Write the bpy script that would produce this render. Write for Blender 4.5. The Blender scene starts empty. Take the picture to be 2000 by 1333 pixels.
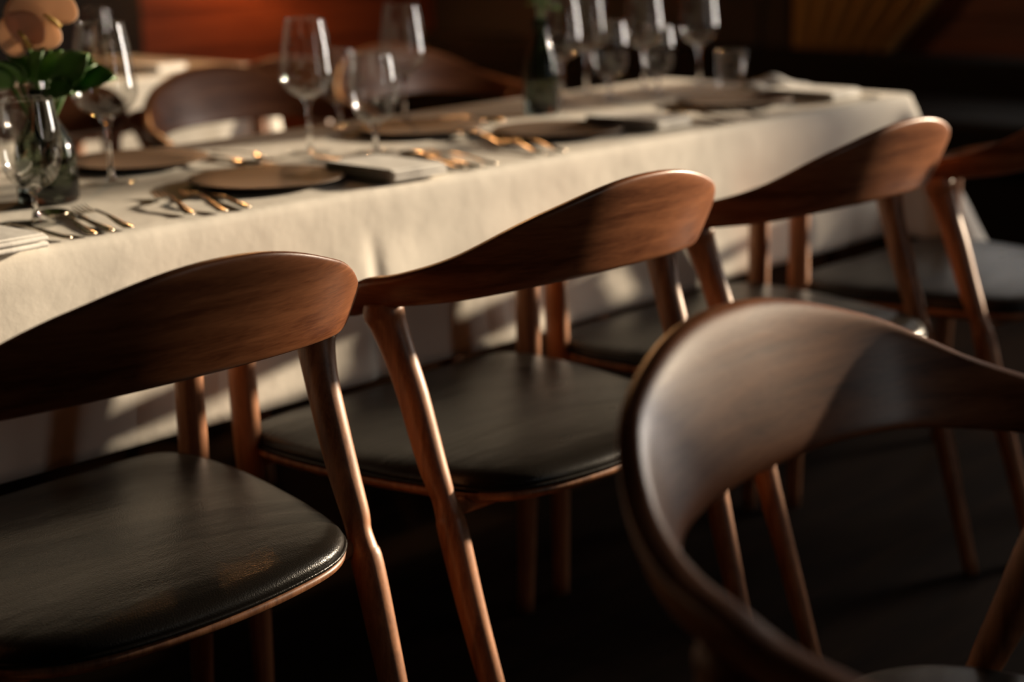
import bpy, bmesh, math, random
from mathutils import Vector, Matrix
random.seed(7)
PI = math.pi
S = bpy.context.scene

# ------------------------------------------------------------------ camera
cd = bpy.data.cameras.new('camera'); cam = bpy.data.objects.new('camera', cd); S.collection.objects.link(cam)
Rt = Vector((0.68134757, -0.73165634, -0.02108315)); Up = Vector((0.19420075, 0.15292604, 0.96896837)); Fw = Vector((0.70572768, 0.6642986, -0.246284))
m = Matrix((Rt, Up, -Fw)).transposed().to_4x4(); m.translation = Vector((-1.01406, -1.87357, 1.14909))
cam.matrix_world = m
cd.sensor_width = 36; cd.lens = 3288.84 / 2000 * 36; cd.clip_start = .05
cd.dof.use_dof = True; cd.dof.focus_distance = 1.85; cd.dof.aperture_fstop = 2.5; cd.dof.aperture_blades = 0
S.camera = cam

# ------------------------------------------------------------------ light
S.view_settings.view_transform = 'Standard'; S.view_settings.look = 'None'; S.view_settings.gamma = 1
S.view_settings.exposure = 0.0; S.view_settings.use_curve_mapping = False
w = bpy.data.worlds.new('sky'); S.world = w; w.use_nodes = True
w.node_tree.nodes['Background'].inputs[0].default_value = (.75, .85, 1, 1)
w.node_tree.nodes['Background'].inputs[1].default_value = .3
S.cycles.max_bounces = 8; S.cycles.transparent_max_bounces = 16; S.cycles.caustics_reflective = False; S.cycles.caustics_refractive = False
S.cycles.sample_clamp_indirect = 4

SUN_AZ, SUN_EL = math.radians(77), math.radians(11)   # azimuth from -y towards +x
sd = Vector((math.sin(SUN_AZ) * math.cos(SUN_EL), -math.cos(SUN_AZ) * math.cos(SUN_EL), math.sin(SUN_EL)))
sl = bpy.data.lights.new('low_sun', 'SUN'); sl.energy = 12; sl.angle = math.radians(2.2); sl.color = (1, .80, .57)
so = bpy.data.objects.new('low_sun', sl); S.collection.objects.link(so); so.rotation_euler = sd.to_track_quat('Z', 'Y').to_euler()
def area(name, loc, direction, sx, sy, power, color):
    l = bpy.data.lights.new(name, 'AREA'); l.shape = 'RECTANGLE'; l.size = sx; l.size_y = sy; l.energy = power; l.color = color
    o = bpy.data.objects.new(name, l); S.collection.objects.link(o); o.location = loc
    o.rotation_euler = Vector(direction).to_track_quat('-Z', 'Z').to_euler(); return o
area('window_daylight', (4.93, -1.4, 1.61), (-1, 0, -.1), 1.7, .95, 70, (1, .90, .80))
area('side_window_daylight', (4.93, 1.25, 1.61), (-1, 0, -.1), 1.1, .95, 4, (1, .93, .84))
area('tall_window_daylight', (1.62, -4.15, 1.55), (0, 1, -.1), .09, 1.35, 4.5, (1, .97, .9))

# ------------------------------------------------------------------ materials
def nm(name):
    m = bpy.data.materials.new(name); m.use_nodes = True
    return m, m.node_tree, m.node_tree.nodes['Principled BSDF']
def simple(name, col, rough=.5, metal=0, **k):
    m, t, b = nm(name); b.inputs['Base Color'].default_value = (*col, 1); b.inputs['Roughness'].default_value = rough; b.inputs['Metallic'].default_value = metal
    for a, v in k.items(): b.inputs[a.replace('_', ' ')].default_value = v
    return m
def wood(name, dark, light, rough, scale=(3, 40, 40), src='Object', bump=.08, coat=.0):
    m, t, b = nm(name); N = t.nodes; L = t.links
    tc = N.new('ShaderNodeTexCoord'); mp = N.new('ShaderNodeMapping'); mp.inputs['Scale'].default_value = scale
    L.new(tc.outputs[src], mp.inputs['Vector'])
    n1 = N.new('ShaderNodeTexNoise'); n1.inputs['Scale'].default_value = 1; n1.inputs['Detail'].default_value = 6; n1.inputs['Distortion'].default_value = .8
    n2 = N.new('ShaderNodeTexNoise'); n2.inputs['Scale'].default_value = 6; n2.inputs['Detail'].default_value = 6; n2.inputs['Distortion'].default_value = 1.5
    L.new(mp.outputs[0], n1.inputs['Vector']); L.new(mp.outputs[0], n2.inputs['Vector'])
    mx = N.new('ShaderNodeMath'); mx.operation = 'MULTIPLY_ADD'; mx.inputs[1].default_value = .55
    L.new(n2.outputs[0], mx.inputs[0]); L.new(n1.outputs[0], mx.inputs[2])
    r = N.new('ShaderNodeValToRGB'); r.color_ramp.elements[0].position = .55; r.color_ramp.elements[1].position = .98
    r.color_ramp.elements[0].color = (*dark, 1); r.color_ramp.elements[1].color = (*light, 1)
    L.new(mx.outputs[0], r.inputs[0]); L.new(r.outputs[0], b.inputs['Base Color'])
    bp = N.new('ShaderNodeBump'); bp.inputs['Strength'].default_value = bump; bp.inputs['Distance'].default_value = .002
    L.new(mx.outputs[0], bp.inputs['Height']); L.new(bp.outputs[0], b.inputs['Normal'])
    b.inputs['Roughness'].default_value = rough; b.inputs['Coat Weight'].default_value = coat; b.inputs['Coat Roughness'].default_value = .25
    return m
M = {}
M['walnut'] = wood('walnut_back', (.13, .036, .011), (.36, .135, .055), .36, (5, 45, 1), 'UV', coat=.0)
M['walnut_leg'] = wood('walnut_leg', (.17, .062, .025), (.46, .20, .09), .42, (60, 60, 4))
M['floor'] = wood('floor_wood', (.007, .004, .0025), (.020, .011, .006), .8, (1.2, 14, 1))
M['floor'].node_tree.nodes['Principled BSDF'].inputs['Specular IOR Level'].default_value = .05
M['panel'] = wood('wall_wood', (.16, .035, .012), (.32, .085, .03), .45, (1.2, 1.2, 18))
M['tabletop'] = wood('table_wood', (.06, .025, .012), (.12, .05, .025), .5, (2, 20, 20))
def leather():
    m, t, b = nm('black_leather'); N = t.nodes; L = t.links
    b.inputs['Base Color'].default_value = (.012, .010, .008, 1); b.inputs['Roughness'].default_value = .36; b.inputs['Specular IOR Level'].default_value = .22
    tc = N.new('ShaderNodeTexCoord')
    v = N.new('ShaderNodeTexVoronoi'); v.inputs['Scale'].default_value = 520; L.new(tc.outputs['Object'], v.inputs['Vector'])
    mp = N.new('ShaderNodeMapping'); mp.inputs['Scale'].default_value = (5, 16, 5); mp.inputs['Rotation'].default_value = (0, 0, .5); L.new(tc.outputs['Object'], mp.inputs[0])
    n = N.new('ShaderNodeTexNoise'); n.inputs['Scale'].default_value = 1.3; n.inputs['Detail'].default_value = 4; L.new(mp.outputs[0], n.inputs['Vector'])
    b1 = N.new('ShaderNodeBump'); b1.inputs['Strength'].default_value = .35; b1.inputs['Distance'].default_value = .0006; L.new(v.outputs['Distance'], b1.inputs['Height'])
    b2 = N.new('ShaderNodeBump'); b2.inputs['Strength'].default_value = .35; b2.inputs['Distance'].default_value = .006; L.new(n.outputs[0], b2.inputs['Height']); L.new(b1.outputs[0], b2.inputs['Normal'])
    L.new(b2.outputs[0], b.inputs['Normal'])
    r = N.new('ShaderNodeMapRange'); r.inputs[3].default_value = .22; r.inputs[4].default_value = .38; L.new(n.outputs[0], r.inputs[0]); L.new(r.outputs[0], b.inputs['Roughness'])
    return m
M['leather'] = leather()
M['dark_leather'] = simple('bench_leather', (.006, .005, .0045), .7, Specular_IOR_Level=.1)
def linen(name='white_linen', col=(.78, .74, .67)):
    m, t, b = nm(name); N = t.nodes; L = t.links
    b.inputs['Base Color'].default_value = (*col, 1); b.inputs['Roughness'].default_value = .9; b.inputs['Specular IOR Level'].default_value = .15
    tc = N.new('ShaderNodeTexCoord')
    n = N.new('ShaderNodeTexNoise'); n.inputs['Scale'].default_value = 5; n.inputs['Detail'].default_value = 5; L.new(tc.outputs['Object'], n.inputs['Vector'])
    wv = N.new('ShaderNodeTexNoise'); wv.inputs['Scale'].default_value = 500; L.new(tc.outputs['Object'], wv.inputs['Vector'])
    b1 = N.new('ShaderNodeBump'); b1.inputs['Strength'].default_value = .5; b1.inputs['Distance'].default_value = .012; L.new(n.outputs[0], b1.inputs['Height'])
    b2 = N.new('ShaderNodeBump'); b2.inputs['Strength'].default_value = .25; b2.inputs['Distance'].default_value = .0006; L.new(wv.outputs[0], b2.inputs['Height']); L.new(b1.outputs[0], b2.inputs['Normal'])
    L.new(b2.outputs[0], b.inputs['Normal'])
    return m
M['linen'] = linen()
M['napkin'] = linen('napkin_linen', (.86, .84, .80))
def thin_glass():
    m = bpy.data.materials.new('thin_clear_glass'); m.use_nodes = True; t = m.node_tree; N = t.nodes; L = t.links
    N.remove(N['Principled BSDF']); out = N['Material Output']
    tr = N.new('ShaderNodeBsdfTransparent'); tr.inputs[0].default_value = (.99, .99, .985, 1)
    gl = N.new('ShaderNodeBsdfGlossy'); gl.inputs['Roughness'].default_value = .04
    fr = N.new('ShaderNodeFresnel'); fr.inputs[0].default_value = 1.55
    mul = N.new('ShaderNodeMath'); mul.operation = 'MULTIPLY'; mul.inputs[1].default_value = 1.1; mul.use_clamp = True
    mx = N.new('ShaderNodeMixShader'); mn = N.new('ShaderNodeMath'); mn.operation = 'MINIMUM'; mn.inputs[1].default_value = .22; L.new(fr.outputs[0], mul.inputs[0]); L.new(mul.outputs[0], mn.inputs[0]); L.new(mn.outputs[0], mx.inputs[0]); L.new(tr.outputs[0], mx.inputs[1]); L.new(gl.outputs[0], mx.inputs[2]); L.new(mx.outputs[0], out.inputs[0])
    return m
M['thin'] = thin_glass()
M['glass'] = simple('solid_glass', (1, 1, 1), .02, Transmission_Weight=1.0, IOR=1.5)
M['bottle'] = simple('smoky_bottle_glass', (.33, .37, .30), .03, Transmission_Weight=1.0, IOR=1.4)
M['cutlery'] = simple('champagne_steel', (.60, .52, .41), .24, 1.0)
M['brass'] = simple('brass', (.7, .45, .18), .3, 1.0)
M['plate'] = simple('brown_stoneware', (.10, .062, .040), .6, Specular_IOR_Level=.3)
M['spathe'] = simple('pale_spathe', (.92, .76, .64), .45)
_t = M['spathe'].node_tree; _m = _t.nodes.new('ShaderNodeMixShader'); _m.inputs[0].default_value = .5; _tl = _t.nodes.new('ShaderNodeBsdfTranslucent'); _tl.inputs[0].default_value = (.9, .66, .48, 1)
_t.links.new(_t.nodes['Principled BSDF'].outputs[0], _m.inputs[1]); _t.links.new(_tl.outputs[0], _m.inputs[2]); _t.links.new(_m.outputs[0], _t.nodes['Material Output'].inputs[0])
M['spadix'] = simple('yellow_spadix', (.6, .38, .08), .6)
M['leaf'] = simple('green_leaf', (.06, .17, .025), .5)
M['stem'] = simple('green_stem', (.10, .20, .04), .5)
M['plaster'] = simple('dark_plaster', (.03, .022, .017), .9)
M['curtain'] = simple('ochre_curtain', (.30, .17, .05), .9)
M['shade_and_cord_black'] = simple('shade_and_cord_black', (.006, .005, .005), .6)  # stands in for shade on the wall panels; also colours the cord
M['shade'] = simple('lamp_shade_linen', (.8, .6, .35), .8)
M['frame'] = simple('window_frame_paint', (.05, .035, .025), .5)

# ------------------------------------------------------------------ helpers
def link(o, parent=None):
    S.collection.objects.link(o)
    if parent is not None: o.parent = parent
    return o
def mesh(name, verts, faces, mat, parent=None, smooth=True, uv=None):
    me = bpy.data.meshes.new(name); me.from_pydata([tuple(v) for v in verts], [], faces); me.materials.append(mat)
    if uv:
        lay = me.uv_layers.new(name='grain')
        for l in me.loops: lay.data[l.index].uv = uv[l.vertex_index]
    if smooth: me.polygons.foreach_set('use_smooth', [True] * len(me.polygons))
    me.update()
    bm = bmesh.new(); bm.from_mesh(me); bmesh.ops.recalc_face_normals(bm, faces=bm.faces); bm.to_mesh(me); bm.free()
    return link(bpy.data.objects.new(name, me), parent)
def tag(o, label=None, cat=None, group=None, kind=None):
    for k, v in (('label', label), ('category', cat), ('group', group), ('kind', kind)):
        if v: o[k] = v
    return o
def empty(name, loc, rz=0):
    o = bpy.data.objects.new(name, None); o.location = loc; o.rotation_euler = (0, 0, rz); o.empty_display_size = .05
    return link(o)
def loops_mesh(loops, closed=True, cap0=True, cap1=True, base=0):
    """list of equal-length vertex loops -> verts, faces"""
    n = len(loops[0]); V = [p for l in loops for p in l]; F = []
    for i in range(len(loops) - 1):
        for j in range(n if closed else n - 1):
            a = i * n + j; b = i * n + (j + 1) % n
            F.append((a + base, b + base, b + n + base, a + n + base))
    if cap0: F.append(tuple(base + j for j in range(n))[::-1])
    if cap1: F.append(tuple(base + (len(loops) - 1) * n + j for j in range(n)))
    return V, F
def tube(path, radii, n=20, squash=None):
    path = [Vector(p) for p in path]; L = []
    ref = Vector((0, 1, 0)) if abs((path[-1] - path[0]).normalized().y) < .9 else Vector((1, 0, 0))
    for i, p in enumerate(path):
        d = (path[min(i + 1, len(path) - 1)] - path[max(i - 1, 0)]).normalized()
        a = d.cross(ref).normalized(); b = d.cross(a).normalized(); r = radii[i]
        rx, ry = r if isinstance(r, tuple) else (r, r)
        L.append([p + a * rx * math.cos(2 * PI * k / n) + b * ry * math.sin(2 * PI * k / n) for k in range(n)])
    return loops_mesh(L)
def join(*parts):
    V, F = [], []
    for v, f in parts:
        b = len(V); V += list(v); F += [tuple(i + b for i in q) for q in f]
    return V, F
def box(x0, x1, y0, y1, z0, z1):
    V = [(x, y, z) for z in (z0, z1) for x, y in ((x0, y0), (x1, y0), (x1, y1), (x0, y1))]
    return V, [(3, 2, 1, 0), (4, 5, 6, 7), (0, 1, 5, 4), (1, 2, 6, 5), (2, 3, 7, 6), (3, 0, 4, 7)]
def bevel(o, wdt=.004, seg=2):
    md = o.modifiers.new('bevel', 'BEVEL'); md.width = wdt; md.segments = seg; md.limit_method = 'ANGLE'; return o
def lathe(prof, n=40, cx=0, cy=0):
    """prof = [(r, z)] open polyline; r may start/end at 0"""
    V, F, rings = [], [], []
    for r, z in prof:
        if r < 1e-6: V.append((cx, cy, z)); rings.append([len(V) - 1])
        else:
            rings.append(list(range(len(V), len(V) + n)))
            V += [(cx + r * math.cos(2 * PI * k / n), cy + r * math.sin(2 * PI * k / n), z) for k in range(n)]
    for a, b in zip(rings, rings[1:]):
        for k in range(n):
            k2 = (k + 1) % n
            if len(a) == 1 and len(b) > 1: F.append((a[0], b[k2], b[k]))
            elif len(b) == 1 and len(a) > 1: F.append((a[k], a[k2], b[0]))
            elif len(a) > 1: F.append((a[k], a[k2], b[k2], b[k]))
    return V, F
def hermite(ks, z, x):
    n = len(ks); mm = []
    for i in range(n):
        a, b = max(i - 1, 0), min(i + 1, n - 1); mm.append((z[b] - z[a]) / (ks[b] - ks[a]) if b > a else 0)
    mm[0] = 0
    i = 0
    while i < n - 2 and x > ks[i + 1]: i += 1
    h = ks[i + 1] - ks[i]; t = min(max((x - ks[i]) / h, 0), 1)
    return z[i] * (2 * t**3 - 3 * t * t + 1) + mm[i] * h * (t**3 - 2 * t * t + t) + z[i + 1] * (3 * t * t - 2 * t**3) + mm[i + 1] * h * (t**3 - t * t)
def catmull(pts, n, closed=True):
    out = []; N = len(pts); segs = N if closed else N - 1
    for i in range(segs):
        p = [Vector(pts[(i + k - 1) % N]) if closed else Vector(pts[min(max(i + k - 1, 0), N - 1)]) for k in range(4)]
        for k in range(n):
            t = k / n
            out.append(.5 * ((2 * p[1]) + (p[2] - p[0]) * t + (2 * p[0] - 5 * p[1] + 4 * p[2] - p[3]) * t * t + (3 * p[1] - p[0] - 3 * p[2] + p[3]) * t**3))
    if not closed: out.append(Vector(pts[-1]))
    return out
def copy_tree(o, parent=None):
    c = o.copy(); S.collection.objects.link(c)
    if parent is not None: c.parent = parent
    for ch in [x for x in o.children]: copy_tree(ch, c)
    return c

# ------------------------------------------------------------------ room shell
def struct(name, vf, mat, smooth=False, parent=None):
    o = mesh(name, vf[0], vf[1], mat, parent, smooth)
    if parent is None: o['kind'] = 'structure'
    return o
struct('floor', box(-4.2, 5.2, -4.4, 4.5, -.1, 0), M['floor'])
struct('ceiling', box(-4.2, 5.2, -4.4, 4.5, 2.8, 2.9), M['plaster'])
struct('wall_left', box(-4.2, -4, -4.4, 4.5, 0, 2.8), M['plaster'])
struct('wall_front', join(box(-4, 1.45, -4.4, -4.2, 0, 2.8), box(1.79, 5, -4.4, -4.2, 0, 2.8), box(1.45, 1.79, -4.4, -4.2, 0, .85), box(1.45, 1.79, -4.4, -4.2, 2.27, 2.8)), M['plaster'])
def panelling(x0, x1, y, zs):
    parts = [box(x0, x1, y, y + .2, 0, 2.8)]
    for z0, z1 in zs: parts.append(box(x0, x1, y - .02, y, z0, z1))
    return join(*parts)
struct('wall_back', panelling(-4, 5, 4.3, [(.02, .2), (.21, .39), (.40, .58), (.59, .77), (.78, .96), (.97, 1.15), (1.16, 1.34), (1.35, 1.6), (1.61, 1.9), (1.91, 2.3), (2.31, 2.78)]), M['panel'])
d = struct('shade_panel_2', join(box(1.2, 3.25, 4.27, 4.3, 0, 2.45), *[box(a, a + .85, 4.255, 4.27, b, b + h) for a in (1.32, 2.3) for b, h in ((.15, .8), (1.1, 1.2))]), M['shade_and_cord_black'])  # black panel added where the back wall falls into shade
mesh('panel_handle', *tube([(2.22, 4.23, 1.0), (2.22, 4.23, 1.16)], [.009, .009], 12), M['brass'], d)
# right wall with two window openings that let the low sun in
WZ0, WZ1 = 1.05, 2.1
W1 = (-2.26, -.335); W2 = (.64, 1.9)
SLOT = (-.12, .18, 1.22, 1.47)                     # unseen slot opening, added to let sun onto the far table end
rw = [box(5, 5.2, -4.2, W1[0], 0, 2.8), box(5, 5.2, W1[1], SLOT[0], 0, 2.8), box(5, 5.2, SLOT[0], SLOT[1], 0, SLOT[2]), box(5, 5.2, SLOT[0], SLOT[1], SLOT[3], 2.8), box(5, 5.2, SLOT[1], W2[0], 0, 2.8), box(5, 5.2, W2[1], 4.3, 0, 2.8)]
for a, b in (W1, W2): rw += [box(5, 5.2, a, b, 0, WZ0), box(5, 5.2, a, b, WZ1, 2.8)]
for k in range(5): rw.append(box(4.98, 5, -4.2, 2.12, .05 + k * .17, .05 + k * .17 + .155))
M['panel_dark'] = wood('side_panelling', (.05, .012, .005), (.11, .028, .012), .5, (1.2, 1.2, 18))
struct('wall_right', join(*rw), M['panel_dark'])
for i, (a, b) in enumerate((W1, W2)):
    fr = [box(5.04, 5.14, a, a + .05, WZ0, WZ1), box(5.04, 5.14, b - .05, b, WZ0, WZ1), box(5.04, 5.14, a, b, WZ0, WZ0 + .05), box(5.04, 5.14, a, b, WZ1 - .05, WZ1)]
    if i == 0: fr += [box(5.04, 5.14, -.78, -.68, WZ0, WZ1), box(5.04, 5.14, -1.83, -1.67, WZ0, WZ1)]  # unseen bars, added to half-block the sun on cloth end and nearest back
    f = struct('window_%d' % (i + 1), join(*fr), M['frame'])
    mesh('pane', *box(5.085, 5.095, a + .05, b - .05, WZ0 + .05, WZ1 - .05), M['thin'], f, False)

f = struct('window_4', join(box(5.04, 5.14, SLOT[0], SLOT[0] + .015, SLOT[2], SLOT[3]), box(5.04, 5.14, SLOT[1] - .015, SLOT[1], SLOT[2], SLOT[3]), box(5.04, 5.14, SLOT[0], SLOT[1], SLOT[2], SLOT[2] + .015), box(5.04, 5.14, SLOT[0], SLOT[1], SLOT[3] - .015, SLOT[3])), M['frame'])
mesh('pane', *box(5.085, 5.095, SLOT[0] + .015, SLOT[1] - .015, SLOT[2] + .015, SLOT[3] - .015), M['thin'], f, False)
d = struct('shade_panel_1', join(box(4.97, 5.0, 2.14, 4.25, 0, 2.45), *[box(4.955, 4.97, a, a + .82, b, b + h) for a in (2.28, 3.26) for b, h in ((.15, .8), (1.1, 1.2))]), M['shade_and_cord_black'])  # black panel added so this stretch of wall reads as deep shade
mesh('panel_handle', *tube([(4.93, 3.12, 1.0), (4.93, 3.12, 1.16)], [.009, .009], 12), M['brass'], d)
f = struct('window_3', join(box(1.45, 1.48, -4.33, -4.27, .85, 2.27), box(1.76, 1.79, -4.33, -4.27, .85, 2.27), box(1.48, 1.76, -4.33, -4.27, .85, .88), box(1.48, 1.76, -4.33, -4.27, 2.24, 2.27)), M['frame'])
mesh('pane', *box(1.48, 1.76, -4.305, -4.295, .88, 2.24), M['thin'], f, False)

# ------------------------------------------------------------------ chair
def band_path():
    a, b, n, vc = .2993, .2078, 2.3665, -.2928
    pts = []
    K = 64
    for i in range(K + 1):
        w = -1 + 2 * i / K; ph = w * PI / 2
        u = a * math.copysign(abs(math.sin(ph)) ** (2 / n), ph); v = vc - b * abs(math.cos(ph)) ** (2 / n)
        pts.append((u, v, abs(w)))
    arm = [(a - .012 * t, vc + t * (-.052 - vc), 1 + t) for t in [k / 8 for k in range(1, 9)]]
    return [(-u, v, w) for u, v, w in arm[::-1]] + pts + arm
KS = [0, .3, .55, .75, .88, 1.0, 2.0]
ZT = [.828, .795, .7465, .723, .714, .693, .640]
ZB = [.699, .6955, .686, .679, .670, .655, .607]
def make_backrest(parent):
    P = band_path(); n = len(P); loops = []; uv = []
    s = 0; K = 28
    for i, (u, v, w) in enumerate(P):
        p0, p1 = P[max(i - 1, 0)], P[min(i + 1, n - 1)]
        d = Vector((p1[0] - p0[0], p1[1] - p0[1], 0)).normalized(); nn = Vector((d.y, -d.x, 0))
        if nn.dot(Vector((u, v + .2, 0))) < 0: nn = -nn
        if i: s += math.hypot(u - P[i - 1][0], v - P[i - 1][1])
        zt, zb = hermite(KS, ZT, w), hermite(KS, ZB, w)
        h = zt - zb; zc = (zt + zb) / 2
        th = .021 + (.034 - .021) * min(max((w - .35) / .5, 0), 1)
        ex = 5.0 - 2.2 * min(max((w - .3) / .6, 0), 1)
        endk = 1.0
        if i < 4 or i > n - 5:
            e = min(i, n - 1 - i); endk = (.35, .72, .9, .97)[e]
        lp = []
        for k in range(K):
            t = 2 * PI * k / K; c, sn = math.cos(t), math.sin(t)
            a1 = math.copysign(abs(c) ** (2 / ex), c) * th / 2 * endk; a2 = math.copysign(abs(sn) ** (2 / ex), sn) * h / 2 * endk
            z = zc + a2
            off = a1 - th / 2 + .399 * (z - .66) * (1 - .6 * min(max(w - 1, 0), 1))
            lp.append(Vector((u, v, 0)) + nn * off + Vector((0, 0, z)))
            uv.append((s, (z - .66) + (a1 * .6)))
        loops.append(lp)
    V, F = loops_mesh(loops)
    return mesh('backrest', V, F, M['walnut'], parent, True, uv)
def seat_outline(grow=0):
    half = [(0, -.028), (.14, -.026), (.235, -.032), (.272, -.05), (.288, -.11), (.286, -.20), (.270, -.30), (.248, -.39), (.222, -.455), (.170, -.497), (.09, -.516), (0, -.522)]
    pts = half + [(-x, y) for x, y in half[-2:0:-1]]
    c = catmull([(x, y, 0) for x, y in pts], 6)
    ctr = Vector((0, -.27, 0))
    return [p + (p - ctr).normalized() * grow for p in c]
def make_seat(parent):
    O = seat_outline(); ctr = Vector((0, -.27, 0)); loops = []
    def ring(f, z, grow=0, dome=True):
        O2 = seat_outline(grow)
        return [ctr + (p - ctr) * f + Vector((0, 0, z)) for p in O2]
    prof = [(.02, .4725), (.2, .4722), (.4, .471), (.6, .4685), (.78, .465), (.9, .4615)]
    for f, z in prof: loops.append(ring(f, z))
    for g, z in [(-.018, .4590), (-.009, .4560), (-.003, .4515), (0, .4460), (-.001, .4400), (-.004, .4370), (-.02, .4365)]: loops.append(ring(1, z, g))
    V, F = loops_mesh(loops)
    st = mesh('seat', V, F, M['leather'], parent)
    path = seat_outline(.0005); n = len(path); L = []
    for i, p in enumerate(path):
        d = (path[(i + 1) % n] - path[i - 1]).normalized(); a = Vector((d.y, -d.x, 0))
        L.append([p + a * .0028 * math.cos(t * PI / 4) + Vector((0, 0, .4405 + .0028 * math.sin(t * PI / 4))) for t in range(8)])
    L.append(L[0]); V, F = loops_mesh(L, cap0=False, cap1=False)
    mesh('piping', V, F, M['leather'], st)
    # slim wooden seat shell and rails
    loops = []
    for g, z in [(-.05, .4368), (-.003, .4365), (.0015, .434), (.0005, .428), (-.012, .420), (-.035, .413), (-.09, .409), (-.2, .408)]: loops.append([ctr + (p - ctr) + Vector((0, 0, z)) for p in seat_outline(g)])
    V, F = loops_mesh(loops)
    sf = mesh('seat_frame', V, F, M['walnut_leg'], parent)
    return st
def rear_leg(s):
    pts = [(.284, -.352, .686, .021), (.280, -.354, .670, .0265), (.2755, -.358, .652, .0235), (.270, -.372, .61, .0205), (.267, -.39, .56, .020), (.266, -.41, .50, .0190), (.2655, -.427, .456, .0170), (.2635, -.434, .436, .0155), (.2625, -.442, .415, .0175), (.2630, -.449, .395, .0195), (.261, -.478, .29, .0180), (.255, -.52, .15, .0155), (.249, -.5648, .0, .0130)]
    pp = catmull([(s * x, y, z) for x, y, z, r in pts], 4, False); rr = catmull([(r, 0, 0) for *_, r in pts], 4, False)
    return tube(pp, [max(r.x, .01) for r in rr], 24)
def front_leg(s):
    pts = [(.288, -.072, .626, .0205), (.290, -.072, .60, .0195), (.291, -.073, .55, .0195), (.290, -.074, .46, .0200), (.288, -.075, .38, .0190), (.284, -.07, .2, .0165), (.28, -.066, 0, .0130)]
    pp = catmull([(s * x, y, z) for x, y, z, r in pts], 4, False); rr = catmull([(r, 0, 0) for *_, r in pts], 4, False)
    return tube(pp, [r.x for r in rr], 24)
def make_chair():
    t = empty('dining_chair', (0, 0, 0))
    make_backrest(t); make_seat(t)
    for s in (-1, 1):
        mesh('leg', *rear_leg(s), M['walnut_leg'], t); mesh('leg', *front_leg(s), M['walnut_leg'], t)
    mesh('rail', *tube([(-.286, -.078, .416), (.286, -.078, .416)], [(.012, .009)] * 2, 12), M['walnut_leg'], t)
    mesh('rail', *tube([(-.262, -.435, .418), (.262, -.435, .418)], [(.012, .009)] * 2, 12), M['walnut_leg'], t)
    return t
PITCH = .6465
chair = make_chair()
def put(proto, first, loc, rz, label, cat, group):
    o = proto if first else copy_tree(proto)
    o.location = loc; o.rotation_euler = (0, 0, rz); return tag(o, label, cat, group)
G1 = 'walnut dining chairs drawn up along the near side of the long table'
put(chair, True, (-.0233, 0, 0), 0, 'walnut armchair nearest the camera along the table, its D-shaped black leather seat in view', 'chair', G1)
put(chair, False, (PITCH + .0037, .0033, 0), 0, 'middle walnut armchair along the long table, its sunlit back crossing the white cloth', 'chair', G1)
put(chair, False, (2 * PITCH + .0167, .0109, 0), 0, 'third walnut armchair at the long table, sunlit back end just below the table corner', 'chair', G1)
put(chair, False, (3 * PITCH - .004, -.05, 0), 0, 'fourth walnut armchair, in deep shade beside the far corner of the long table', 'chair', G1)
put(chair, False, (.1177, -1.6208, 0), 3.1693, 'large blurred walnut chair in the foreground, its hollow curved back facing the camera', 'chair', 'walnut chairs away from the long table')
G2 = 'walnut chairs on the far side of the long table'
put(chair, False, (1.36, .745, 0), PI, 'dark walnut chair across the long table, white glint on its back beside the tall glass', 'chair', G2)
put(chair, False, (1.985, .83, 0), PI, 'brown walnut chair across the long table, its back showing beside the stemmed water goblet', 'chair', G2)
G3 = 'walnut chairs at the background table'
put(chair, False, (.95, 1.87, 0), 0, 'walnut chair at the background table, end of its back low behind the flower vase', 'chair', G3)
put(chair, False, (1.60, 1.87, 0), 0, 'walnut chair at the background table, lit back seen behind the tall wine glass', 'chair', G3)

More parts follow.
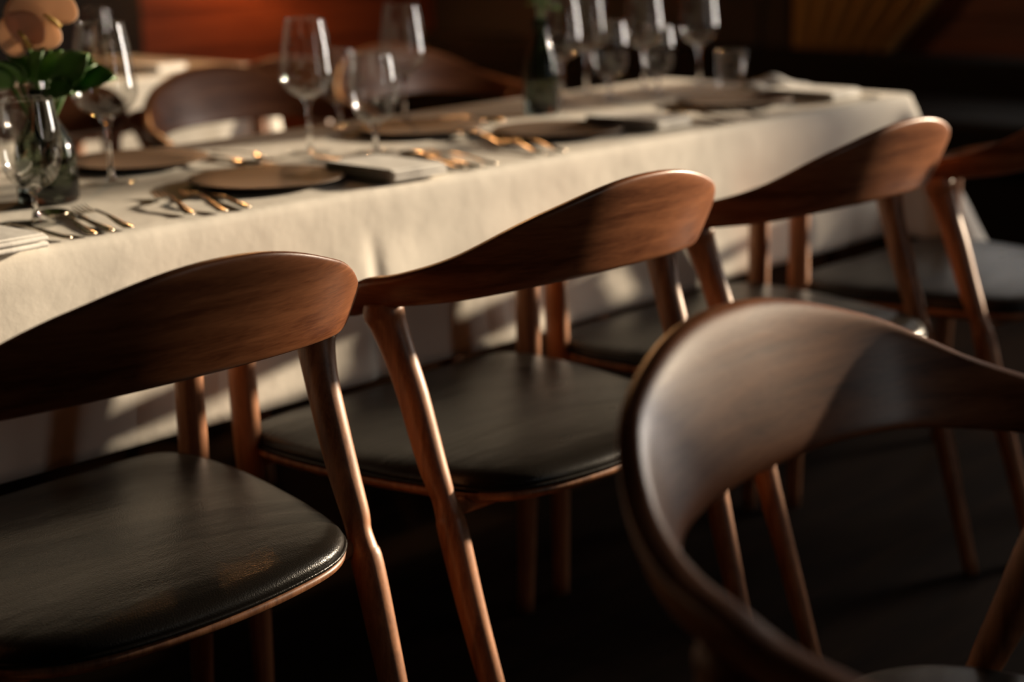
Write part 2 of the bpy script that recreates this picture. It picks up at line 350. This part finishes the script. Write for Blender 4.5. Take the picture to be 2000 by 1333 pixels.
# ------------------------------------------------------------------ tables and cloths
def cloth_mesh(x0, x1, y0, y1, zt, drop, seed, corner_len=.05, flare=.10, crease=None):
    """top, a small rounded lip, and a hanging skirt with folds; one mesh"""
    rnd = random.Random(seed); r = .014
    per = []                                     # perimeter points: (x, y, nx, ny, corner weight, s)
    def side(ax, ay, bx, by, nx, ny):
        L = math.hypot(bx - ax, by - ay); k = int(L / (.008 if ny < -.5 and crease else .016))
        for i in range(k):
            t = i / k; dd = min(t, 1 - t) * L
            per.append((ax + (bx - ax) * t, ay + (by - ay) * t, nx, ny, dd))
    rc = .03
    side(x0 + rc, y0, x1 - rc, y0, 0, -1)
    def arc(cx, cy, a0):
        for i in range(7):
            a = a0 + PI / 2 * i / 7; per.append((cx + rc * math.cos(a), cy + rc * math.sin(a), math.cos(a), math.sin(a), -1))
    arc(x1 - rc, y0 + rc, -PI / 2); side(x1, y0 + rc, x1, y1 - rc, 1, 0); arc(x1 - rc, y1 - rc, 0); side(x1 - rc, y1, x0 + rc, y1, 0, 1)
    arc(x0 + rc, y1 - rc, PI / 2); side(x0, y1 - rc, x0, y0 + rc, -1, 0); arc(x0 + rc, y0 + rc, PI)
    comps = [(rnd.uniform(3, 16), rnd.uniform(0, 6.28), rnd.uniform(.15, 1)) for _ in range(9)]
    s = 0; loops = []; n = len(per)
    acc = []
    for i, p in enumerate(per):
        if i: s += math.hypot(p[0] - per[i - 1][0], p[1] - per[i - 1][1])
        acc.append(s)
    rows = 16; cols = []
    for i, (x, y, nx, ny, dd) in enumerate(per):
        cw = 1.0 if dd < 0 else math.exp(-(dd / (.045 if ny < -.5 else .085)) ** 2)
        f = sum(a * math.sin(w_ * acc[i] + ph) for w_, ph, a in comps) / 3.0
        f = .5 + .5 * math.tanh(f * 1.3)
        L = drop + corner_len * cw
        col = []
        for k in range(4):                         # rounded lip
            a = PI / 2 * k / 3; col.append(Vector((x + nx * (r * math.sin(a) - r), y + ny * (r * math.sin(a) - r), zt - r + r * math.cos(a))))
        for k in range(1, rows + 1):
            t = k / rows; o = f * .022 * t ** 1.2 + flare * cw * t ** 1.1 + .004 * math.sin(9 * t + 3 * acc[i])
            if crease and ny < -.5:
                c = (x - crease) / .011
                o += .009 * math.exp(-((x - crease) / .09) ** 2) * min(1, .3 + t) - .0075 * math.exp(-((x - crease - .016) / .013) ** 2) * min(1, t * 1.5)
            o = max(o, .001)
            col.append(Vector((x + nx * o, y + ny * o, zt - r - (L - r) * t)))
        cols.append(col)
    R = len(cols[0])
    for k in range(R): loops.append([c[k] for c in cols])
    V, F = loops_mesh(loops, cap0=False, cap1=False)
    # top surface as one face fan from the inner loop through a subdivided inner grid
    inner = [Vector((min(max(c[0].x, x0 + .04), x1 - .04), min(max(c[0].y, y0 + .04), y1 - .04), zt)) for c in cols]
    b = len(V); V += inner
    for j in range(n):
        j2 = (j + 1) % n; F.append((b + j, b + j2, j2, j))
    F.append(tuple(b + j for j in range(n)))
    return V, F
def cloth(vf, label, group=None):
    o = mesh('tablecloth', *vf, M['linen']); 
    md = o.modifiers.new('thickness', 'SOLIDIFY'); md.thickness = .0012; md.offset = -1
    return tag(o, label, 'tablecloth', group)
TX0, TX1, TY0, TY1 = -2.6, 2.285, 0.0, .70
cloth(cloth_mesh(TX0, TX1, TY0 + .0, TY1, .75, .290, 3, .035, .16, .655), 'long white linen tablecloth over the main table, hanging to seat height')
def dining_table(x0, x1, y0, y1, label):
    t = empty('dining_table', ((x0 + x1) / 2, (y0 + y1) / 2, 0)); hx, hy = (x1 - x0) / 2 - .015, (y1 - y0) / 2 - .02
    bevel(mesh('tabletop', *box(-hx, hx, -hy, hy, .715, .747), M['tabletop'], t, False))
    for sx in (-1, 1):
        for sy in (-1, 1):
            mesh('leg', *tube([(sx * (hx - .12), sy * (hy - .10), .715), (sx * (hx - .10), sy * (hy - .09), 0)], [.028, .02]), M['tabletop'], t)
    return tag(t, label, 'table', 'cloth-covered dining tables')
dining_table(TX0, TX1, TY0, TY1, 'long dining table under the white cloth, legs hidden in shade')
FX1, FY0, FY1 = 2.02, 1.90, 2.6
cloth(cloth_mesh(-1.6, FX1, FY0, FY1, .75, .24, 11, .03, .06), 'white tablecloth of the background table, sunlit along its near edge')
dining_table(-1.6, FX1, FY0, FY1, 'background dining table under a white cloth by the panelled wall')

# ------------------------------------------------------------------ glassware
def wall_profile(outer, th=.0011):
    """outer [(r,z)] from bottom centre to rim -> closed thin wall"""
    inner = [(max(r - th, 0), z + (th * 1.5 if r < .012 else 0)) for r, z in outer][::-1]
    return outer + inner
def sm(pts, n=6): return [(max(p.x, 0), p.y) for p in catmull([(r, z, 0) for r, z in pts], n, False)]
def stemware(name, label, loc, bowl, stem_top, foot_r, stem_r=.0038):
    t = empty(name, loc); z0 = stem_top
    pr = sm(bowl); pr[0] = (0, pr[0][1])
    mesh('bowl', *lathe(wall_profile(pr)), M['thin'], t)
    mesh('stem', *lathe([(0, .0035), (.009, .0045), (.0055, .010), (stem_r, .022), (stem_r * .85, z0 * .5), (stem_r, z0 * .85), (stem_r * 1.9, z0 - .004), (stem_r * 3.2, z0 + .0035), (stem_r * 2.4, z0 + .0075), (0, z0 + .009)], 24), M['glass'], t)
    mesh('foot', *lathe([(0, .0005), (foot_r * .97, .0005), (foot_r, .0015), (foot_r * .98, .0024), (foot_r * .5, .0034), (.010, .005), (0, .0055)], 40), M['thin'], t)
    return t
def wine_bowl(z0, zr, rm, rr): # widest low, tapering to the rim
    h = zr - z0
    return [(0, z0), (rm * .40, z0 + h * .045), (rm * .80, z0 + h * .135), (rm, z0 + h * .27), (rm * .965, z0 + h * .46), (rm * .86, z0 + h * .74), (rr, zr)]
def gob_bowl(z0, zr, rm, rr):
    h = zr - z0
    return [(0, z0), (rm * .5, z0 + h * .05), (rm * .85, z0 + h * .20), (rm, z0 + h * .45), (rm * .97, z0 + h * .7), (rr, zr)]
wine = stemware('wine_glass', '', (0, 0, .75), wine_bowl(.092, .232, .0475, .034), .092, .038)
gob = stemware('water_goblet', '', (0, 0, .75), gob_bowl(.048, .172, .043, .036), .048, .035)
GW = 'tall wine glasses on the long table'; GG = 'short-stemmed water goblets on the long table'
ZC = .751
wines = [((.475, .385), 'tall wine glass standing behind the flower vase and the front goblet', 1.08),
         ((.884, .386), 'tall wine glass alone in front of the orange lit wood panelling', 1.0),
         ((1.276, .560), 'tall wine glass standing directly behind the second water goblet', 1.0),
         ((1.696, .515), 'tall wine glass just beside the dark bottle vase at mid table', 1.0),
         ((1.90, .62), 'tall wine glass behind another, beyond the dark bottle vase', 1.0),
         ((2.02, .55), 'tall wine glass with amber glow in its bowl, near the table end', 1.0),
         ((2.16, .50), 'tall wine glass last in the row, against the black background beside the tumbler', 1.0)]
for i, ((x, y), lab, sc) in enumerate(wines):
    o = put(wine, i == 0, (x, y, ZC), i * .7, lab, 'wine glass', GW); o.scale = (sc, sc, sc)
gobs = [((.197, .152), 'clear water goblet nearest the camera, beside the gold spoon', 1.0),
        ((.44, .56), 'water goblet half hidden behind the flower vase', 1.0),
        ((.959, .299), 'water goblet at mid table above the gold spoon bowl and knives', 1.0),
        ((1.158, .618), 'water goblet behind the goblet of the middle setting', .9),
        ((1.80, .47), 'water goblet with bright glints beside the far plate', 1.0),
        ((1.93, .44), 'small water goblet glowing amber under a tall wine glass', .9)]
for i, ((x, y), lab, sc) in enumerate(gobs):
    o = put(gob, i == 0, (x, y, ZC), i * .9, lab, 'goblet', GG); o.scale = (sc, sc, sc)
def tumbler():
    t = mesh('tumbler', *lathe([(0, 0), (.030, 0), (.032, .003), (.036, .085), (.0345, .085), (.0305, .012), (0, .010)]), M['thin']); return t
o = tumbler(); TL = (2.16, .41, ZC); o.location = TL; tag(o, 'straight clear tumbler standing beside the crumpled napkin at the far end of the long table', 'glass')


# ------------------------------------------------------------------ cutlery
def strip(cen, n=10):
    """cen: list of (y, halfwidth, z, thickness) -> flat rounded bar along y"""
    L = []
    for y, hw, z, th in cen:
        L.append([Vector((hw * math.cos(2 * PI * k / n), y, z + th / 2 * math.sin(2 * PI * k / n))) for k in range(n)])
    return loops_mesh(L)
def make_knife():
    t = empty('table_knife', (0, 0, 0))
    mesh('handle', *strip([(0, .002, .003, .003), (.003, .0065, .003, .005), (.05, .0060, .0032, .0055), (.09, .0048, .0032, .005), (.105, .004, .003, .004)]), M['cutlery'], t)
    mesh('blade', *strip([(.100, .004, .003, .003), (.112, .0085, .003, .0018), (.16, .0105, .003, .0014), (.195, .0095, .003, .0012), (.212, .005, .003, .001), (.218, .001, .003, .0008)]), M['cutlery'], t)
    return t
def make_spoon():
    t = empty('table_spoon', (0, 0, 0))
    mesh('handle', *strip([(0, .002, .003, .003), (.004, .0085, .003, .003), (.03, .0075, .004, .003), (.08, .0035, .010, .003), (.125, .0032, .012, .003), (.142, .006, .007, .002)]), M['cutlery'], t)
    V, F = [], []; nu, nv = 8, 24
    L = []
    for i in range(nu + 1):
        f = i / nu; L.append([Vector((.0205 * f * math.cos(2 * PI * k / nv), .166 + .030 * f * math.sin(2 * PI * k / nv), .0012 + .0085 * f * f)) for k in range(nv)])
    L += [[Vector((p.x * .96, .166 + (p.y - .166) * .96, p.z + .0012)) for p in l] for l in L[::-1]]
    mesh('spoon_bowl', *loops_mesh(L, cap0=True, cap1=True), M['cutlery'], t)
    return t
def make_fork():
    t = empty('table_fork', (0, 0, 0))
    mesh('handle', *strip([(0, .002, .003, .003), (.004, .0085, .003, .003), (.03, .0075, .004, .003), (.08, .0035, .009, .003), (.125, .0032, .010, .003), (.138, .009, .006, .0025), (.150, .0120, .004, .002)]), M['cutlery'], t)
    tn = []
    for k in range(4):
        x = -.0098 + k * .00653
        v, f = strip([(.147, .0022, .004, .002), (.165, .0018, .003, .002), (.185, .0016, .005, .0018), (.197, .0006, .008, .001)], 8); tn.append(([Vector((p.x + x, p.y, p.z)) for p in v], f))
    mesh('tines', *join(*tn), M['cutlery'], t)
    return t
kn, sp, fk = make_knife(), make_spoon(), make_fork()
used = set()
def cut(kind, x, y, rz, lab, z=ZC):
    p = {'k': kn, 's': sp, 'f': fk}[kind]; nm_ = {'k': ('table knife', 'knives'), 's': ('table spoon', 'spoons'), 'f': ('table fork', 'forks')}[kind]
    first = kind not in used; used.add(kind)
    put(p, first, (x, y, z), math.radians(rz), lab, nm_[0].split()[1], 'polished %s laid at the place settings' % nm_[1])
plate = None; nap = None
def make_plate():
    t = mesh('dinner_plate', *lathe([(0, 0), (.07, 0), (.08, .002), (.118, .0085), (.122, .0100), (.120, .0112), (.078, .0045), (0, .0035)], 56), M['plate']); return t
def make_napkin():
    parts = []
    rnd = random.Random(5)
    for k in range(5):
        z0 = .0025 + k * .0038; n = 10; L = []
        hx, hy = .055 - k * .0006, .085 - k * .0012
        v, f = box(-hx, hx, -hy, hy, z0, z0 + .0032)
        v = [(x + rnd.uniform(-.0016, .0016), y + rnd.uniform(-.002, .002), z + (.0022 if y < 0 else 0) * (k % 2)) for x, y, z in v]
        parts.append((v, f))
    # folded edge rolls along the near side
    for k in range(2):
        parts.append(tube([(-.053, -.086, .007 + k * .008), (0, -.0875, .007 + k * .0082), (.053, -.086, .007 + k * .008)], [(.0035, .004)] * 3, 12))
    o = mesh('napkin', *join(*parts), M['napkin'], None, False); bevel(o, .0014, 3); return o
plate = make_plate(); napk = make_napkin()
def place(p, first, loc, rz, lab, cat, grp):
    o = p if first else p.copy()
    if not first: S.collection.objects.link(o)
    o.location = loc; o.rotation_euler = (0, 0, rz); tag(o, lab, cat, grp)
GP, GN = 'brown stoneware plates at the place settings', 'folded white napkins at the place settings'
pl = [((-.08, .17), 0, 'brown plate cut off by the picture edge, beside the nearest napkin'),
      ((.62, .18), 0, 'brown plate beside the folded napkin, behind the middle chair'),
      ((1.325, .20), 0, 'brown plate beside the bright white napkin, third setting along'),
      ((1.90, .215), 0, 'brown plate near the far end of the long table, in front of the crumpled linen'),
      ((.62, .525), 0, 'brown plate across the table, behind the front goblet and vase'),
      ((1.20, .44), 0, 'brown plate across the table beyond the water goblet'),
      ((1.80, .33), 0, '')]
for i, (p, r, lab) in enumerate(pl[:6]): place(plate, i == 0, (*p, ZC), r, lab, 'plate', GP)
for i, (p, r, lab) in enumerate([((.05, .065), .05, 'folded white napkin nearest the camera, at the table edge by the spoon and knife handles'),
      ((.785, .09), -.05, 'folded white napkin behind the near chair back, beside the second brown plate'),
      ((1.49, .145), .06, 'bright folded napkin at the third setting, beside the brown plate'),
      ((2.08, .14), .0, 'folded napkin on the far setting, in half shade')]): place(napk, i == 0, (*p, ZC), r, lab, 'napkin', GN)
# right-hand cutlery of the nearest setting
cut('k', .122, .014, 8, 'knife lying closest to the nearest napkin, short of the front goblet')
cut('f', .160, .012, 4, 'fork between the nearest napkin and the gold spoon, under the front goblet')
cut('s', .194, .012, -15, 'gold lit spoon with its bowl just below the front goblet')
cut('k', .222, .012, -15, 'dark bladed knife just beside the gold spoon bowl')
cut('f', .252, .012, -13, 'small fork outermost on the nearest setting')
cut('f', .368, .035, -22, 'fork outermost on the second setting, tines clear of the others')
cut('f', .408, .013, -21, 'middle fork of the second setting, tines near the cloth edge')
cut('k', .448, .010, -19, 'knife closest to the second brown plate, beside the forks')
cut('k', .862, .125, 4, 'dark bladed knife lying above the second napkin')
cut('s', .895, .022, -14, 'spoon with a bright gold glint at the middle of the table')
cut('k', .925, .012, -12, 'knife just beyond the gold glinting spoon at mid table')
cut('f', .960, .012, -9, 'fork outermost beyond the gold spoon at mid table')
cut('f', 1.095, .03, -24, 'outer fork of the third setting'); cut('f', 1.135, .018, -22, 'middle fork of the third setting'); cut('s', 1.140, .15, -20, 'spoon with an amber glint behind the third setting forks')
cut('k', 1.60, .02, -8, 'knife next to the bright third napkin'); cut('s', 1.635, .02, -10, 'spoon just beyond the bright third napkin'); cut('f', 1.74, .02, -12, 'fork of the far setting before the last brown plate')
cut('k', 2.15, .015, -5, 'knife lying alone near the shaded table corner')
cut('s', .70, .50, 182, 'spoon with gold glints across the table between plate and tall glass'); cut('k', .74, .50, 180, 'knife beside the spoon across the table, handle to the far chairs')
cut('s', 1.36, .56, 178, 'spoon with a round amber glint across the table near the bottle vase'); cut('f', .78, .53, 178, 'fork across the table left of the tall wine glass stem')

# crumpled linen lying near the far end
def crumple():
    V, F = [], []; n = 22
    for i in range(n + 1):
        for j in range(n + 1):
            x, y = (i / n - .5) * .19, (j / n - .5) * .15; d = max(abs(i / n - .5), abs(j / n - .5)) * 2
            h = .032 * (1 - d ** 3) * (.65 + .35 * math.sin(38 * x + 20 * y + 1) * math.cos(45 * y - 12 * x)) + .001
            V.append((x + .008 * math.sin(30 * y), y, h))
    for i in range(n):
        for j in range(n): a = i * (n + 1) + j; F.append((a, a + 1, a + n + 2, a + n + 1))
    o = mesh('linen_napkin', V, F, M['napkin']); md = o.modifiers.new('thickness', 'SOLIDIFY'); md.thickness = .001; return o
o = crumple(); o.location = (2.17, .30, ZC + .001); o.rotation_euler = (0, 0, .4); tag(o, 'crumpled napkin glowing orange at the far end of the long table', 'napkin')

# ------------------------------------------------------------------ vases and flowers
def bottle(loc, lab, rb=.038, hn=.165, rn=.016):
    o = mesh('bottle_vase', *lathe([(0, .0), (rb * .93, 0), (rb, .006), (rb, hn * .42), (rb * .9, hn * .55), (rn * 1.3, hn * .76), (rn, hn * .85), (rn, hn), (rn - .002, hn), (rn - .002, hn * .85), (rn * 1.2, hn * .76), (rb * .9 - .003, hn * .54), (rb - .003, hn * .4), (rb - .003, .01), (0, .008)], 40), M['bottle'])
    o.location = loc; return tag(o, lab, 'vase', 'bottle vases on the long table')
def leaf_mesh(L, W, curl):
    V, F = [], []; n = 10; m_ = 6
    for i in range(n + 1):
        t = i / n; hw = W / 2 * math.sin(PI * min(t * .96 + .04, 1)) ** .7
        for j in range(m_ + 1):
            u = (j / m_ - .5) * 2; V.append(Vector((u * hw, t * L, curl * t * t * L + .12 * W * u * u)))
    for i in range(n):
        for j in range(m_): a = i * (m_ + 1) + j; F.append((a, a + 1, a + m_ + 2, a + m_ + 1))
    return V, F
def xf(vf, M4): return ([M4 @ Vector(v) for v in vf[0]], vf[1])
def spathe(R):
    V, F = [], []; nr, na = 8, 36
    for i in range(nr + 1):
        f = i / nr
        for k in range(na):
            a = 2 * PI * k / na; r = R * (1 - .55 * math.exp(-((a - PI if a < 2 * PI else 0) ** 2) / .18) + .18 * math.cos(a)) 
            x, y = f * r * math.cos(a), f * r * math.sin(a) * .95
            V.append(Vector((x, y, .10 * R * f * f + .05 * R * math.sin(3 * a) * f)))
    for i in range(nr):
        for k in range(na): a, b = i * na + k, i * na + (k + 1) % na; F.append((a, b, b + na, a + na))
    return V, F
def flowers():
    t = empty('anthurium_bouquet', (.315, .309, ZC)); ri, up = Rt, Vector((0, 0, 1))
    def P(dx, dz, dd=0): return Rt * dx + Vector((0, 0, dz)) + Vector((Fw.x, Fw.y, 0)) * dd
    heads = [(P(.021, .262, 0), Vector((-.50, -.66, .45)), .053, 2.6), (P(-.010, .240, -.022), Vector((-.60, -.60, .40)), .036, 2.2)]
    for p, nrm, R, rot in heads:
        q = nrm.to_track_quat('Z', 'Y').to_matrix().to_4x4(); M4 = Matrix.Translation(p) @ q @ Matrix.Rotation(rot, 4, 'Z')
        sp_ = mesh('flower', *xf(spathe(R), M4), M['spathe'], t); md = sp_.modifiers.new('thickness', 'SOLIDIFY'); md.thickness = .0012
        mesh('spadix', *xf(tube([(-.02, 0, .004), (-.012, 0, .012), (.004, 0, .020)], [.0035, .0035, .002], 12), M4), M['spadix'], sp_)
        mid = Vector((p.x * .5 + .02, p.y * .5 + .02, .19)); mesh('stalk', *tube(catmull([(0, 0, .03), (p.x * .1, p.y * .1, .13), mid, p - nrm.normalized() * .004], 5, False), [.0026] * 16, 10), M['stem'], t)
    rnd = random.Random(4)
    spec = [(-.055, .215, .10, -.3), (-.075, .19, .09, .2), (.02, .215, .08, .5), (.10, .20, .11, .1), (.065, .215, .10, .9), (.055, .20, .10, -.1), (.075, .225, .09, .3), (.045, .245, .07, .8), (-.02, .20, .08, -.6), (-.05, .245, .07, .1), (.085, .195, .08, .6), (.0, .185, .09, 1.4), (-.09, .23, .05, 0), (.03, .17, .07, .2)]
    for dx, dz, L, tw in spec + [(.06, .235, .07, 1.0), (.095, .215, .085, -.5), (-.035, .225, .08, .9), (-.09, .20, .08, -.9), (.045, .175, .08, 1.6)]:
        tip = P(dx, dz, rnd.uniform(-.04, .04)); base = Vector((tip.x * .35, tip.y * .35, .165)); d = (tip - base).normalized()
        q = d.to_track_quat('Y', 'Z').to_matrix().to_4x4(); M4 = Matrix.Translation(base + d * .01) @ q @ Matrix.Rotation(tw + .6, 4, 'Y')
        lf = mesh('leaf', *xf(leaf_mesh(L * .62, L * .58, -.45), M4), M['leaf'], t); md = lf.modifiers.new('thickness', 'SOLIDIFY'); md.thickness = .0006
        mesh('stalk', *tube([(0, 0, .05), (base.x * .5, base.y * .5, .12), base + d * .012], [.0016] * 3, 8), M['stem'], t)
    return tag(t, 'pale peach anthurium blooms with green leaves standing in the near bottle vase', 'flowers')
bottle((.315, .309, ZC), 'smoky glass bottle vase holding pale flowers, behind the front goblet', .045)
flowers()
bottle((1.552, .445, ZC), 'dark bottle vase at mid table, holding green sprigs', .036, .19)
def sprig(loc, n, lab, h0, h1, seed):
    t = empty('leafy_sprig', loc); rnd = random.Random(seed)
    for k in range(n):
        a = rnd.uniform(0, 6.28); h = rnd.uniform(h0, h1); tip = Vector((math.cos(a) * rnd.uniform(.02, .07), math.sin(a) * .05, h))
        mesh('stalk', *tube(catmull([(0, 0, .03), (tip.x * .12, tip.y * .12, .2), tip], 5, False), [.0016] * 11, 8), M['stem'], t)
        for j in range(3):
            b = tip * (1 - .14 * j); b = Vector((b.x, b.y, h - .035 * j)); q = Vector((math.cos(a + j * 2.1), math.sin(a + j * 2.1), .4)).to_track_quat('Y', 'Z').to_matrix().to_4x4()
            lf = mesh('leaf', *xf(leaf_mesh(.05, .03, -.2), Matrix.Translation(b) @ q), M['leaf'], t); md = lf.modifiers.new('thickness', 'SOLIDIFY'); md.thickness = .0006
    return tag(t, lab, 'greenery')
sprig((1.552, .445, ZC), 5, 'dark green sprigs rising from the bottle vase at mid table', .22, .34, 3)

# ------------------------------------------------------------------ background table ware
for i, (x, y, lab) in enumerate([(1.42, 2.14, 'tall wine glass on the background table with a bright window streak'), (1.30, 2.22, 'tall wine glass on the background table, further from its sunlit edge'), (.93, 2.08, 'tall wine glass on the background table behind the flowers')]):
    put(wine, False, (x, y, ZC), 0, lab, 'wine glass', 'wine glasses on the background table')
for i, (x, y, lab) in enumerate([(1.60, 2.10, 'water goblet on the background table near its corner'), (.98, 2.25, 'water goblet on the background table at the picture edge')]):
    put(gob, False, (x, y, ZC), 0, lab, 'goblet', 'goblets on the background table')
for i, (x, y, lab) in enumerate([(1.62, 2.24, 'brown plate on the background table near its corner'), (1.10, 2.20, 'brown plate on the background table behind the flowers')]):
    place(plate, False, (x, y, ZC), 0, lab, 'plate', 'plates on the background table')
place(napk, False, (1.70, 2.02, ZC), .2, 'white napkin on the corner of the background table', 'napkin', None)

# ------------------------------------------------------------------ bench, curtain, wall lamp
t = empty('banquette', (4.36, 1.8, 0))
bevel(mesh('seat', *box(-.35, .30, -3.2, 2.3, .30, .46), M['dark_leather'], t, False), .03, 4)
bevel(mesh('backrest', *box(.30, .46, -3.2, 2.3, .10, .60), M['dark_leather'], t, False), .03, 4)
mesh('plinth', *box(-.30, .30, -3.15, 2.25, 0, .30), M['dark_leather'], t, False)
tag(t, 'long black banquette bench along the panelled side wall', 'bench')
def curtain(y0, y1, zt, zb, tie):
    L = []; n = 90
    for k in range(26):
        f = k / 25; z = zt + (zb - zt) * f; c = math.exp(-((z - tie) / .28) ** 2)
        ya = y0 + (y1 - y0) * .0; yb = y1 - (y1 - y0) * .45 * c
        L.append([Vector((4.86 + .028 * math.sin(j / n * 2 * PI * 7 + .5 * math.sin(z * 3)) , ya + (yb - ya) * j / n, z)) for j in range(n + 1)])
    return loops_mesh(L, closed=False, cap0=False, cap1=False)
cu = mesh('curtain', *curtain(2.05, 1.28, 2.3, .50, .5), M['curtain']); md = cu.modifiers.new('thickness', 'SOLIDIFY'); md.thickness = .003
tag(cu, 'ochre curtain gathered beside the window over the dark bench', 'curtain')
t = empty('wall_lamp', (3.80, 4.28, 1.26))
mesh('wall_plate', *tube([(0, 0, 0), (0, -.02, 0)], [.05, .05]), M['brass'], t)
mesh('arm', *tube([(0, -.02, 0), (0, -.14, 0)], [.008, .008], 12), M['brass'], t)
sh = mesh('lamp_shade', *loops_mesh([[Vector((r * math.cos(2 * PI * k / 32), -.14 + r * math.sin(2 * PI * k / 32), z)) for k in range(32)] for r, z in ((.06, .12), (.10, -.06))], cap0=False, cap1=False), M['shade'], t)
md = sh.modifiers.new('thickness', 'SOLIDIFY'); md.thickness = .002
tag(t, 'brass wall lamp with linen shade on the panelled back wall', 'lamp')
ll = bpy.data.lights.new('lamp_bulb', 'POINT'); ll.energy = 26; ll.color = (1, .42, .14); ll.shadow_soft_size = .03
lo = bpy.data.objects.new('lamp_bulb', ll); link(lo); lo.location = (3.80, 4.16, 1.24)

t = empty('pendant_lamp', (2.35, 2.15, 2.8))
mesh('cord', *tube([(0, 0, 0), (0, 0, -.62)], [.004, .004], 10), M['shade_and_cord_black'], t)
sh = mesh('lamp_shade', *lathe([(.02, -.60), (.05, -.62), (.17, -.78), (.175, -.80)], 40), M['brass'], t)
md = sh.modifiers.new('thickness', 'SOLIDIFY'); md.thickness = .003
tag(t, 'brass dome pendant lamp hanging above the background table end', 'lamp')
pl_ = bpy.data.lights.new('pendant_bulb', 'POINT'); pl_.energy = 33; pl_.color = (1, .50, .20); pl_.shadow_soft_size = .05
po = bpy.data.objects.new('pendant_bulb', pl_); link(po); po.location = (2.35, 2.15, 1.97)
